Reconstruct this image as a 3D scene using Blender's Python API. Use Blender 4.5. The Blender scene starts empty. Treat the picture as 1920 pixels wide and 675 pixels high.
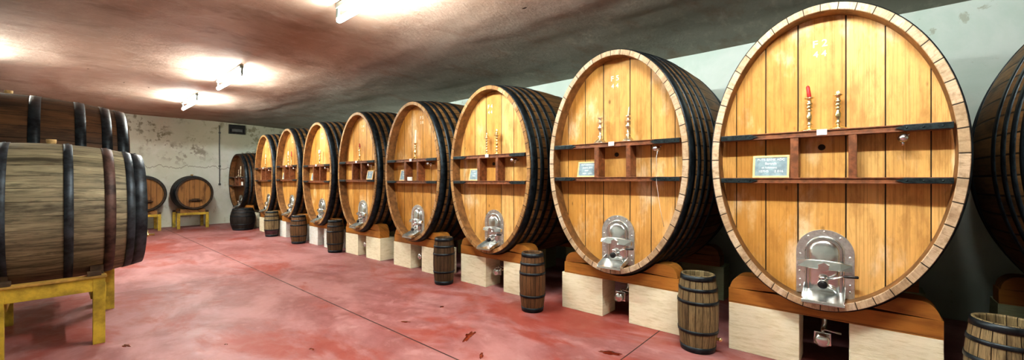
import bpy, bmesh, math, random
from mathutils import Vector, Matrix, noise
random.seed(7)
PI = math.pi
scene = bpy.context.scene
COL = scene.collection

# ------------------------------------------------------------------ materials
class NT:
    def __init__(s, name):
        s.m = bpy.data.materials.new(name); s.m.use_nodes = True
        s.t = s.m.node_tree; s.t.nodes.clear()
        s.out = s.t.nodes.new('ShaderNodeOutputMaterial')
        s.b = s.t.nodes.new('ShaderNodeBsdfPrincipled')
        s.t.links.new(s.b.outputs[0], s.out.inputs[0])
    def n(s, typ, **kw):
        nd = s.t.nodes.new('ShaderNode' + typ)
        for k, v in kw.items(): setattr(nd, k, v)
        return nd
    def put(s, sock, v):
        if v is None: return
        if isinstance(v, bpy.types.NodeSocket): s.t.links.new(v, sock)
        elif isinstance(v, (tuple, list)) and len(v) == 3 and sock.type == 'RGBA': sock.default_value = (*v, 1)
        else: sock.default_value = v
    def math(s, op, a, b=None, c=None, clamp=False):
        nd = s.n('Math', operation=op, use_clamp=clamp)
        s.put(nd.inputs[0], a); s.put(nd.inputs[1], b)
        if c is not None: s.put(nd.inputs[2], c)
        return nd.outputs[0]
    def mix(s, f, a, b, blend='MIX'):
        nd = s.n('Mix', data_type='RGBA', blend_type=blend)
        s.put(nd.inputs[0], f); s.put(nd.inputs[6], a); s.put(nd.inputs[7], b)
        return nd.outputs[2]
    def noise(s, vec, scale, detail=4, rough=.55, w=None, dist=0.):
        nd = s.n('TexNoise', noise_dimensions='4D' if w is not None else '3D')
        s.put(nd.inputs['Vector'], vec); s.put(nd.inputs['Scale'], scale)
        s.put(nd.inputs['Detail'], detail); s.put(nd.inputs['Roughness'], rough); s.put(nd.inputs['Distortion'], dist)
        if w is not None: s.put(nd.inputs['W'], w)
        return nd.outputs[0]
    def ramp(s, v, lo, hi, a=0., b=1.):
        nd = s.n('MapRange', interpolation_type='SMOOTHSTEP')
        s.put(nd.inputs[0], v); s.put(nd.inputs[1], lo); s.put(nd.inputs[2], hi); s.put(nd.inputs[3], a); s.put(nd.inputs[4], b)
        return nd.outputs[0]
    def coord(s, kind='Object'): return s.n('TexCoord').outputs[kind]
    def sep(s, v):
        nd = s.n('SeparateXYZ'); s.put(nd.inputs[0], v); return nd.outputs
    def comb(s, x, y, z):
        nd = s.n('CombineXYZ'); s.put(nd.inputs[0], x); s.put(nd.inputs[1], y); s.put(nd.inputs[2], z); return nd.outputs[0]
    def rand(s): return s.n('ObjectInfo').outputs['Random']
    def scalevec(s, v, sc):
        nd = s.n('VectorMath', operation='MULTIPLY'); s.put(nd.inputs[0], v); nd.inputs[1].default_value = sc; return nd.outputs[0]
    def bump(s, h, strength=.3, dist=.01):
        nd = s.n('Bump'); s.put(nd.inputs['Height'], h); nd.inputs['Strength'].default_value = strength
        nd.inputs['Distance'].default_value = dist
        s.t.links.new(nd.outputs[0], s.b.inputs['Normal'])
    def done(s, col=None, rough=.5, metal=0., spec=None, em=None, ems=0.):
        s.put(s.b.inputs['Base Color'], col); s.put(s.b.inputs['Roughness'], rough); s.put(s.b.inputs['Metallic'], metal)
        if spec is not None: s.b.inputs['Specular IOR Level'].default_value = spec
        if em: s.put(s.b.inputs['Emission Color'], em); s.b.inputs['Emission Strength'].default_value = ems
        return s.m

def plain(name, col, rough=.5, metal=0., nscale=30, var=.25, bump=.1, spec=None):
    k = NT(name); v = k.coord()
    f = k.noise(v, nscale, 5, .6, k.math('MULTIPLY', k.rand(), 50))
    dark = tuple(c * (1 - var) for c in col); lite = tuple(min(1, c * (1 + var)) for c in col)
    if bump: k.bump(f, bump, .004)
    return k.done(k.mix(k.ramp(f, .3, .7), dark, lite), rough, metal, spec)

def planks(name, c1, c2, cdark, joint=(.02, .012, .006), jw=.03, ugrain=14, vgrain=1.2, dirt=.5, rough=.55, bump=.35, jvar=True, spec=.3, pale=None, mottle=0., mscale=7., knots=0.):
    """UV: u counts staves or boards, v runs along them in metres"""
    k = NT(name); u, v, _ = k.sep(k.n('UVMap').outputs[0])[:3]
    r = k.math('MULTIPLY', k.rand(), 91.7)
    cell = k.math('FLOOR', u)
    wn = k.n('TexWhiteNoise', noise_dimensions='2D')
    k.put(wn.inputs['Vector'], k.comb(cell, k.math('FLOOR', r), 0))
    cv = wn.outputs[0]
    g = k.noise(k.comb(k.math('MULTIPLY', u, ugrain), k.math('MULTIPLY', v, vgrain), k.math('MULTIPLY', cell, 3.7)), 1., 6, .65, r, .3)
    fine = k.noise(k.comb(k.math('MULTIPLY', u, ugrain * 6), k.math('MULTIPLY', v, vgrain * 4), cell), 1., 3, .6, r)
    big = k.noise(k.comb(k.math('MULTIPLY', u, .8), k.math('MULTIPLY', v, 1.6), 0), 1., 5, .6, r)
    col = k.mix(cv, c1, c2)
    col = k.mix(k.math('MULTIPLY', k.ramp(g, .45, .72), .55), col, cdark)
    col = k.mix(k.math('MULTIPLY', k.ramp(fine, .5, .8), .4), col, cdark)
    if pale: col = k.mix(k.math('MULTIPLY', k.ramp(big, .52, .68), .6), col, pale)
    col = k.mix(k.math('MULTIPLY', k.ramp(big, .5, .3), dirt), col, cdark)
    if mottle:
        mo = k.noise(k.comb(k.math('MULTIPLY', u, 1.1), v, 0), mscale, 7, .72, r, .6)
        col = k.mix(k.math('MULTIPLY', k.ramp(mo, .46, .64), mottle), col, cdark)
        streak = k.noise(k.comb(k.math('MULTIPLY', u, ugrain * .5), k.math('MULTIPLY', v, vgrain * .35), cell), 1., 5, .7, k.math('ADD', r, 7.))
        col = k.mix(k.math('MULTIPLY', k.ramp(streak, .54, .74), mottle), col, cdark)
    if knots:
        vo = k.n('TexVoronoi'); k.put(vo.inputs['Vector'], k.comb(k.math('MULTIPLY', u, 1.5), k.math('MULTIPLY', v, 3.), r)); vo.inputs['Scale'].default_value = 1.
        kn = k.ramp(vo.outputs['Distance'], .10, .03)
        col = k.mix(k.math('MULTIPLY', kn, knots), col, (.10, .045, .015))
    fr = k.math('FRACT', u)
    d = k.math('SUBTRACT', .5, k.math('ABSOLUTE', k.math('SUBTRACT', fr, .5)))
    w = jw
    if jvar: w = k.math('MULTIPLY', jw, k.math('ADD', .5, k.math('MULTIPLY', 1.6, k.noise(k.comb(cell, k.math('MULTIPLY', v, .9), 0), 1.7, 3, .6, r))))
    j = k.math('SUBTRACT', 1., k.math('DIVIDE', d, w), clamp=True)
    col = k.mix(k.ramp(j, 0., .6), col, joint)
    h = k.math('SUBTRACT', k.math('MULTIPLY', fine, .35), j)
    k.bump(h, bump, .006)
    return k.done(col, rough, 0., spec)

def mat_stone(name, col):
    k = NT(name); v = k.coord()
    a = k.noise(k.scalevec(v, (4, 4, 22)), 2.2, 6, .65, k.math('MULTIPLY', k.rand(), 40), .4); b = k.noise(v, 90, 3, .7); c = k.noise(v, 3.2, 4, .6, k.math('MULTIPLY', k.rand(), 30))
    dark = tuple(q * w_ for q, w_ in zip(col, (.82, .80, .70)))
    cc = k.mix(k.ramp(a, .42, .7), col, dark); cc = k.mix(k.math('MULTIPLY', k.ramp(c, .55, .75), .4), cc, dark)
    cc = k.mix(k.math('MULTIPLY', k.ramp(b, .66, .74), .45), cc, tuple(q * .5 for q in col))
    k.bump(k.math('ADD', a, k.math('MULTIPLY', b, .4)), .45, .006)
    return k.done(cc, .9, 0., .2)
M = {}
M['head'] = planks('golden oak boards', (.78, .44, .13), (.52, .245, .045), (.24, .10, .02), jw=.02, ugrain=20, vgrain=1.0, pale=(.86, .64, .36), dirt=.6, mottle=.35, mscale=3.5, knots=.6, bump=.45)
M['head_pale'] = planks('pale golden oak boards', (.80, .50, .19), (.60, .31, .075), (.27, .12, .025), jw=.02, ugrain=20, vgrain=1.0, pale=(.90, .74, .50), dirt=.5, mottle=.35, mscale=3.5, knots=.6, bump=.45)
M['chime'] = planks('end grain stave blocks', (.46, .27, .11), (.30, .155, .055), (.13, .06, .02), jw=.035, ugrain=5, vgrain=30, pale=(.55, .40, .25), dirt=.6, jvar=False, mottle=.45, mscale=9.)
M['chime_pale'] = planks('pale end grain stave blocks', (.62, .48, .33), (.46, .33, .20), (.20, .12, .06), jw=.035, ugrain=5, vgrain=30, pale=(.70, .60, .48), dirt=.5, jvar=False, mottle=.4, mscale=9.)  # paler grey-beige rim tone for the two nearest casks
M['croze'] = plain('brown inner rim wood with painted shade', (.21, .105, .038), .6, 0, 12, .4, .2)  # brown wood darkened to paint the recess shade onto the rim's inner wall
M['stave'] = planks('dark oak staves', (.34, .185, .07), (.20, .105, .04), (.035, .02, .011), jw=.05, ugrain=6, dirt=.75, mottle=.45, mscale=5.)
M['stave_black'] = planks('black stained staves', (.06, .04, .025), (.035, .025, .018), (.01, .008, .006), jw=.05, ugrain=6)
M['head_dark'] = planks('dark stained head boards', (.22, .10, .03), (.13, .055, .018), (.05, .02, .008), jw=.03, ugrain=14)
M['cask_head'] = planks('brown cask head boards', (.36, .19, .065), (.24, .115, .035), (.08, .035, .012), jw=.03, ugrain=10, dirt=.8)
M['grey_stave'] = planks('weathered grey oak staves', (.36, .315, .205), (.23, .20, .125), (.035, .03, .02), jw=.014, ugrain=12, vgrain=3.2, dirt=.85, bump=.7, pale=(.52, .47, .30), mottle=.65, mscale=3.)
M['brown_stave'] = planks('dark brown oak staves', (.14, .07, .03), (.075, .04, .02), (.018, .011, .007), jw=.02, ugrain=9, vgrain=2.5, dirt=.8, bump=.6, pale=(.20, .095, .04), mottle=.6, mscale=4.)
M['keg'] = planks('small keg oak staves', (.34, .26, .135), (.20, .145, .07), (.045, .03, .016), jw=.04, ugrain=9, vgrain=7, dirt=.8, bump=.6, mottle=.75, mscale=9.)
M['keg_brown'] = planks('small keg brown staves', (.22, .115, .05), (.15, .08, .035), (.04, .022, .011), jw=.05, ugrain=9, vgrain=6, dirt=.7, bump=.5, mottle=.6, mscale=8.)
M['keg_dark'] = planks('small keg dark staves', (.15, .09, .04), (.085, .05, .025), (.02, .012, .007), jw=.06, ugrain=9, vgrain=6, dirt=.7, bump=.5, mottle=.6, mscale=8.)
M['keg_black'] = planks('black keg staves', (.03, .024, .02), (.02, .017, .015), (.008, .007, .006), jw=.05, ugrain=7, vgrain=5, dirt=.5, bump=.5)
M['beam'] = planks('orange pine beam', (.50, .22, .045), (.40, .165, .035), (.17, .06, .014), joint=(.12, .045, .012), jw=.008, ugrain=5, vgrain=2.4, dirt=.6)
M['hoop'] = plain('black iron hoop', (.022, .03, .036), .4, .5, 14, .7, .3)
M['hoop_blue'] = plain('worn blue black iron hoop', (.04, .05, .06), .52, .5, 9, .7, .35)
M['strap'] = plain('dark iron strap', (.03, .042, .045), .4, .6, 40, .5, .2)
M['shelf'] = plain('mahogany shelf wood', (.20, .075, .032), .42, 0, 22, .4, .08)
M['steel'] = plain('polished stainless steel', (.74, .76, .75), .24, 1., 22, .08, .18)
M['steel_mat'] = plain('brushed steel plate', (.74, .78, .77), .36, 1., 40, .15, .15)
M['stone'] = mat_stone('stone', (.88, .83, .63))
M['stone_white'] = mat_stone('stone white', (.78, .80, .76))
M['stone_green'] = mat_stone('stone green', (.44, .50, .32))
M['brass'] = plain('polished brass', (.86, .72, .40), .24, 1., 30, .12, .05)
M['brass_pale'] = plain('pale silvered brass', (.74, .68, .52), .3, 1., 30, .15, .05)
M['wax_red'] = plain('red wax', (.42, .02, .02), .45, 0, 20, .2, .05)
M['wax_cream'] = plain('cream wax', (.85, .78, .58), .5, 0, 20, .1, .05)
M['slate'] = plain('blue grey slate board', (.21, .30, .34), .6, 0, 18, .3, .05)
M['pine'] = plain('pale pine frame', (.75, .52, .24), .5, 0, 25, .15, .05)
M['faded'] = plain('faded white paint', (.84, .76, .60), .8, 0, 60, .12, 0)
M['white'] = plain('white paint', (.86, .86, .82), .7, 0, 60, .08, 0)
M['chalk'] = plain('white chalk', (.85, .88, .88), .9, 0, 60, .1, 0)
M['yellow'] = plain('chipped yellow paint', (.46, .335, .04), .5, 0, 9, .4, .2)
M['yellow_edge'] = plain('worn wood stand top', (.40, .25, .06), .6, 0, 9, .35, .15)
M['black'] = plain('black plastic', (.012, .012, .013), .35, 0, 30, .2, 0)
M['batten'] = plain('grey light housing', (.10, .125, .115), .5, 0, 20, .1, 0)
M['vent'] = plain('dark vent metal', (.035, .032, .028), .5, .2, 20, .4, .1)
M['pipe'] = plain('grey conduit', (.13, .13, .12), .5, 0, 20, .3, 0)
M['cork'] = plain('wooden bung', (.50, .33, .14), .7, 0, 30, .25, .1)
M['dark_wood'] = plain('dark wedge wood', (.07, .04, .02), .7, 0, 15, .4, .2)
M['inside'] = plain('dark inside wood', (.045, .03, .018), .8, 0, 15, .4, .2)
k = NT('wine puddle'); M['puddle'] = k.done((.16, .022, .010), .08, 0., .5)
M['stain'] = plain('purple wine stain', (.06, .018, .022), .6, 0, 14, .4, .1)
k = NT('fluorescent tube'); M['tube'] = k.done((.9, .9, .9), .4, em=(.93, 1., .97), ems=48)

def mat_floor():
    k = NT('red painted concrete'); v = k.coord(); x, y, z = k.sep(v)[:3]
    vs = k.scalevec(v, (.7, 1.3, 1))
    a = k.noise(vs, 1.1, 8, .62, dist=.6); b = k.noise(v, 5., 6, .65, dist=.4); c = k.noise(v, 60, 3, .6)
    col = k.mix(k.ramp(a, .36, .64), (.25, .085, .082), (.40, .19, .19))
    col = k.mix(k.math('MULTIPLY', k.ramp(b, .48, .70), .55), col, (.47, .27, .26))
    d = k.noise(vs, .8, 7, .65, 3.3, .8)
    col = k.mix(k.math('MULTIPLY', k.ramp(d, .50, .62), .85), col, (.30, .055, .036))
    e = k.noise(v, 3.2, 8, .7, 9.1, .5)
    col = k.mix(k.math('MULTIPLY', k.ramp(e, .60, .72), .6), col, (.22, .05, .04))
    col = k.mix(k.math('MULTIPLY', k.ramp(c, .62, .8), .25), col, (.7, .45, .42))
    def joint(val, pos, w): return k.math('SUBTRACT', 1., k.math('DIVIDE', k.math('ABSOLUTE', k.math('SUBTRACT', val, pos)), w), clamp=True)
    j = joint(y, 2.205, .009)
    gate = k.math('GREATER_THAN', y, 2.205)
    j2 = k.math('MULTIPLY', joint(x, -1.5, .007), gate)
    j3 = k.math('MULTIPLY', joint(x, -7.4, .007), k.math('LESS_THAN', y, 2.205))
    j4 = joint(x, -13.2, .007)
    J = k.math('MAXIMUM', k.math('MAXIMUM', j, j2), k.math('MAXIMUM', j3, j4))
    col = k.mix(k.ramp(J, 0, .5), col, (.035, .014, .012))
    k.bump(k.math('SUBTRACT', k.math('ADD', k.math('MULTIPLY', b, .3), k.math('MULTIPLY', c, .12)), k.math('MULTIPLY', J, .8)), .22, .01)
    return k.done(col, k.ramp(b, .3, .7, .42, .62), 0., .4)
def mat_ceiling():
    k = NT('rough rendered ceiling'); v = k.coord()
    vs = k.scalevec(v, (.55, 1., 1)); st = k.scalevec(v, (.35, 1.6, 1))
    a = k.noise(vs, .55, 5, .6, dist=.3); b = k.noise(k.scalevec(v, (2.2, 1., 1)), 3.6, 8, .68); c = k.noise(v, 34, 5, .75); d = k.noise(k.scalevec(v, (1.5, .7, 1)), 1.3, 8, .68)
    col = k.mix(k.ramp(a, .35, .65), (.43, .30, .225), (.54, .405, .32))
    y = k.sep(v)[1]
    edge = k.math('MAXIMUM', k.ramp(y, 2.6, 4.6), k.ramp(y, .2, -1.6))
    col = k.mix(k.math('MULTIPLY', edge, .8), col, (.27, .285, .245))  # green-grey edge tone, darkened to paint in the shade above the casks
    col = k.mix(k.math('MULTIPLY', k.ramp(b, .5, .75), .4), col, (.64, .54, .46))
    col = k.mix(k.math('MULTIPLY', k.ramp(d, .50, .70), .55), col, (.24, .155, .11))
    vo = k.n('TexVoronoi'); k.put(vo.inputs['Vector'], k.scalevec(v, (1.1, 2.2, 1))); vo.inputs['Scale'].default_value = 1.1
    hole = k.math('MULTIPLY', k.ramp(vo.outputs['Distance'], .045, .03), k.math('GREATER_THAN', k.noise(v, .7, 2), .52))
    col = k.mix(hole, col, (.05, .028, .02))
    k.bump(k.math('SUBTRACT', k.math('ADD', k.math('MULTIPLY', b, .8), k.math('MULTIPLY', c, .16)), k.math('MULTIPLY', hole, .3)), .55, .04)
    return k.done(col, .85, 0., .2)
def mat_wall(far):
    k = NT('peeling lime plaster' if far else 'pale green plaster'); v = k.coord(); x, y, z = k.sep(v)[:3]
    a = k.noise(v, 1.3, 7, .62, dist=.5); b = k.noise(v, 4.5, 8, .68, dist=.5); c = k.noise(v, 38, 4, .6)
    if far:
        col = k.mix(k.ramp(a, .38, .62), (.78, .82, .70), (.88, .90, .81))
        wob = k.math('ADD', z, k.math('MULTIPLY', k.math('SUBTRACT', k.noise(v, .9, 5, .6, 4.), .5), .55))
        up = k.math('MULTIPLY', k.ramp(wob, 2.45, 2.75), k.ramp(y, 1.2, 3.4, .45, 1.))
        col = k.mix(k.math('MULTIPLY', up, .75), col, (.43, .39, .25))
        patch = k.math('MULTIPLY', k.ramp(k.noise(v, 3.4, 10, .74), .50, .56), k.math('MULTIPLY', k.ramp(wob, 1.7, 2.7), k.ramp(k.noise(v, 1.1, 4, .6, 12.), .42, .56)))
        col = k.mix(k.math('MULTIPLY', patch, .8), col, (.23, .20, .12))
        low = k.math('MULTIPLY', k.ramp(b, .58, .66), k.ramp(wob, 2.2, 1.2))
        col = k.mix(k.math('MULTIPLY', low, .35), col, (.46, .42, .27))
        cz = k.math('ADD', 1.93, k.math('MULTIPLY', k.math('SUBTRACT', k.noise(k.comb(0., y, 0.), 2.2, 5, .7), .5), .55))
        crack = k.math('SUBTRACT', 1., k.math('DIVIDE', k.math('ABSOLUTE', k.math('SUBTRACT', z, cz)), .018), clamp=True)
        col = k.mix(k.math('MULTIPLY', crack, .75), col, (.22, .19, .12))
    else:
        col = k.mix(k.ramp(a, .38, .62), (.72, .83, .75), (.82, .89, .83))
        col = k.mix(k.math('MULTIPLY', k.ramp(b, .62, .68), .6), col, (.45, .46, .34))
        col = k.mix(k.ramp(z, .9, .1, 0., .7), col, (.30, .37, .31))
        patch = 0.
    k.bump(k.math('ADD', k.math('MULTIPLY', b, .5), k.math('MULTIPLY', c, .25)), .4, .015)
    return k.done(col, .9, 0., .2)
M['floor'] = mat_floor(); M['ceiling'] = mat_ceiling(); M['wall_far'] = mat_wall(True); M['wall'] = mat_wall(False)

# ------------------------------------------------------------------ mesh helpers
class MB:
    def __init__(s): s.bm = bmesh.new(); s.uv = s.bm.loops.layers.uv.new('UVMap')
    def face(s, pts, uvs=None, smooth=False):
        vs = [p if isinstance(p, bmesh.types.BMVert) else s.bm.verts.new(p) for p in pts]
        try: f = s.bm.faces.new(vs)
        except ValueError: return None
        f.smooth = smooth
        if uvs:
            for l, w in zip(f.loops, uvs): l[s.uv].uv = w
        return f
    def boxuv(s, faces, axis=0):
        for f in faces:
            for l in f.loops:
                c = l.vert.co
                o = [c[i] for i in range(3) if i != axis]
                l[s.uv].uv = ((o[0] + o[1]) * 4 + .3, c[axis])
    def box(s, x0, x1, y0, y1, z0, z1, bev=0., axis=0, jitter=0.):
        P = [(x, y, z) for x in (x0, x1) for y in (y0, y1) for z in (z0, z1)]
        if jitter: P = [tuple(c + random.uniform(-jitter, jitter) for c in p) for p in P]
        V = [s.bm.verts.new(p) for p in P]
        F = [s.bm.faces.new([V[i] for i in q]) for q in ((0, 1, 3, 2), (4, 6, 7, 5), (0, 4, 5, 1), (2, 3, 7, 6), (0, 2, 6, 4), (1, 5, 7, 3))]
        if bev:
            E = list({e for f in F for e in f.edges})
            r = bmesh.ops.bevel(s.bm, geom=E + V, offset=bev, segments=2, affect='EDGES', profile=.7)
            F = list({f for v in r['verts'] for f in v.link_faces} | {f for f in F if f.is_valid})
        s.boxuv(F, axis)
        return s
    def prism(s, poly, y0, y1, bev=0., axis=0):
        """polygon of (x, z) extruded along y"""
        A = [s.bm.verts.new((x, y0, z)) for x, z in poly]; B = [s.bm.verts.new((x, y1, z)) for x, z in poly]
        F = [s.bm.faces.new(A), s.bm.faces.new(B[::-1])]
        n = len(poly)
        for i in range(n): F.append(s.bm.faces.new((A[i], B[i], B[(i + 1) % n], A[(i + 1) % n])))
        if bev:
            E = [e for e in F[0].edges]
            r = bmesh.ops.bevel(s.bm, geom=E, offset=bev, segments=2, affect='EDGES', profile=.6)
            F = list({f for v in r['verts'] for f in v.link_faces} | {f for f in F if f.is_valid})
        s.boxuv(F, axis)
        return s
    def loft(s, rings, closed=True, uv=None, smooth=True, cap0=False, cap1=False):
        R = [[s.bm.verts.new(p) for p in r] for r in rings]
        n = len(rings[0])
        for i in range(len(R) - 1):
            for j in range(n if closed else n - 1):
                j2 = (j + 1) % n
                q = (R[i][j], R[i][j2], R[i + 1][j2], R[i + 1][j])
                u = [uv(i, j), uv(i, j + 1), uv(i + 1, j + 1), uv(i + 1, j)] if uv else None
                s.face(q, u, smooth)
        for flag, r in ((cap0, R[0]), (cap1, R[-1])):
            if flag:
                f = s.face(r)
                if f: s.boxuv([f], 0)
        return s
    def lathe(s, prof, mat=Matrix(), seg=20, sx=1., smooth=True, staves=0, cap0=False, cap1=False):
        """profile of (radius, height) about local z, placed by mat"""
        rings = [[mat @ Vector((max(r, 1e-4) * math.cos(2 * PI * j / seg) * sx, max(r, 1e-4) * math.sin(2 * PI * j / seg), h)) for j in range(seg)] for r, h in prof]
        L = [0.]
        for a, b in zip(prof, prof[1:]): L.append(L[-1] + math.hypot(b[0] - a[0], b[1] - a[1]))
        return s.loft(rings, True, (lambda i, j: (j / seg * staves, L[i])) if staves else None, smooth, cap0, cap1)
    def tube(s, pts, r, seg=10, cap=True):
        pts = [Vector(p) for p in pts]; rings = []
        up = Vector((0, 0, 1))
        for i, p in enumerate(pts):
            d = (pts[min(i + 1, len(pts) - 1)] - pts[max(i - 1, 0)]).normalized()
            a = d.cross(up)
            if a.length < .05: a = d.cross(Vector((1, 0, 0)))
            a.normalize(); b = d.cross(a)
            rr = r[i] if isinstance(r, (list, tuple)) else r
            rings.append([p + a * rr * math.cos(2 * PI * j / seg) + b * rr * math.sin(2 * PI * j / seg) for j in range(seg)])
        return s.loft(rings, True, None, True, cap, cap)
    def build(s, name, mat, parent=None, loc=None, rot=None, fix=True):
        if fix: bmesh.ops.recalc_face_normals(s.bm, faces=s.bm.faces)
        me = bpy.data.meshes.new(name); s.bm.to_mesh(me); s.bm.free()
        for mm in (mat if isinstance(mat, list) else [mat]): me.materials.append(M[mm])
        o = bpy.data.objects.new(name, me); COL.objects.link(o)
        if parent: o.parent = parent
        if loc: o.location = loc
        if rot: o.rotation_euler = rot
        return o

def tag(o, label=None, cat=None, group=None, kind=None):
    if label: o['label'] = label
    if cat: o['category'] = cat
    if group: o['group'] = group
    if kind: o['kind'] = kind
    return o
def empty(name, loc, rz=0., rx=0.):
    o = bpy.data.objects.new(name, None); COL.objects.link(o); o.location = loc; o.rotation_euler = (rx, 0, rz)
    o.empty_display_size = .1
    return o
def copy_tree(o, parent=None):
    c = o.copy(); COL.objects.link(c)
    if parent: c.parent = parent
    for ch in list(o.children): copy_tree(ch, c)
    return c
def axis_mat(loc, d):
    return Matrix.Translation(loc) @ Vector((0, 0, 1)).rotation_difference(Vector(d)).to_matrix().to_4x4()
def text(name, lines, size, mat, parent, loc, rot=(PI / 2, 0, 0), gap=1.05, off=.0015, align='CENTER', bold=0.):
    """lines of real lettering turned into one mesh"""
    bm = bmesh.new()
    for i, (t, dx, sc) in enumerate(lines):
        cu = bpy.data.curves.new('lettering', 'FONT'); cu.body = t; cu.size = size * sc; cu.align_x = align; cu.offset = bold
        ob = bpy.data.objects.new('lettering', cu); COL.objects.link(ob)
        bpy.context.view_layer.update()
        me = bpy.data.meshes.new_from_object(ob.evaluated_get(bpy.context.evaluated_depsgraph_get()))
        me.transform(Matrix.Translation((dx, -i * size * gap, 0)))
        bm.from_mesh(me); bpy.data.objects.remove(ob); bpy.data.curves.remove(cu); bpy.data.meshes.remove(me)
    me = bpy.data.meshes.new(name); bm.to_mesh(me); bm.free(); me.materials.append(M[mat])
    o = bpy.data.objects.new(name, me); COL.objects.link(o); o.parent = parent; o.location = loc; o.rotation_euler = rot
    return o

# ------------------------------------------------------------------ room
XF, XB, YL, YR, H = -16.6, 4.2, -4.6, 6.35, 3.50
def struct(name, mb, m):
    o = mb.build(name, m); o['kind'] = 'structure'; return o
mb = MB(); mb.box(XF - .2, XB + .2, YL - .2, YR + .2, -.2, 0); struct('floor', mb, 'floor')
def ceil_z(x, y):
    e = min(1, max(0, (YR - y) / .5)) * min(1, max(0, (x - XF) / .5))
    d = .045 * noise.noise((x * .35, y * .7, 1.7)) + .022 * noise.noise((x * .9, y * 2.2, 5.1)) + .009 * noise.noise((x * 2.5, y * 5.5, 9.))
    t = min(1, max(0, (y - 3.8) / 2.5)); u = min(1, max(0, (-y - 2) / 2.5))
    return H + d * (.25 + .75 * e) - .10 * (t * t + u * u)
mb = MB()
nx, ny = 210, 110
G = [[None] * (ny + 1) for _ in range(nx + 1)]
for i in range(nx + 1):
    for j in range(ny + 1):
        x = XF - .2 + (XB - XF + .4) * i / nx; y = YL - .2 + (YR - YL + .4) * j / ny
        G[i][j] = mb.bm.verts.new((x, y, ceil_z(x, y)))
for i in range(nx):
    for j in range(ny): mb.face((G[i][j], G[i][j + 1], G[i + 1][j + 1], G[i + 1][j]), None, True)
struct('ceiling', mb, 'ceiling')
mb = MB(); mb.box(XF - .2, XF, YL - .2, YR + .2, 0, H + .2); struct('wall_far', mb, 'wall_far')
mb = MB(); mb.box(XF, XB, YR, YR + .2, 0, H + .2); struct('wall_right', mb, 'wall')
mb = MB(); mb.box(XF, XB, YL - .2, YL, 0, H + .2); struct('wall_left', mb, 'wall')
mb = MB(); mb.box(XB, XB + .2, YL - .2, YR + .2, 0, H + .2); struct('wall_back', mb, 'wall')

# ------------------------------------------------------------------ big oval casks
A, B, LEN, BUL, REC, RIM = .765, 1.166, 2.1, .09, .14, .055
Z0 = .508; ZC = B; FY = 3.83; NS = 120
def wid(y): return BUL * (1 - ((y - LEN / 2) / (LEN / 2)) ** 2)
def ell(a, b, y, n=NS): return [(a * math.cos(2 * PI * j / n), y, ZC + b * math.sin(2 * PI * j / n)) for j in range(n)]
def arch(cx, w, z0, z1, n=14, rb=0.):
    r = w / 2; p = []
    if rb:
        for t in range(5): a = PI + PI / 2 * t / 4; p.append((cx - r + rb + rb * math.cos(a), z0 + rb + rb * math.sin(a)))
        for t in range(5): a = -PI / 2 + PI / 2 * t / 4; p.append((cx + r - rb + rb * math.cos(a), z0 + rb + rb * math.sin(a)))
    else: p += [(cx - r, z0), (cx + r, z0)]
    for t in range(n + 1): a = PI * t / n; p.append((cx + r * math.cos(a), z1 - r + r * math.sin(a)))
    return p
BOUND = [-.74, -.60, -.377, -.153, .148, .368, .60, .74]
def plank_u(x):
    for i in range(len(BOUND) - 1):
        if x <= BOUND[i + 1]: return i + (x - BOUND[i]) / (BOUND[i + 1] - BOUND[i])
    return len(BOUND) - 1.
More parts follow.
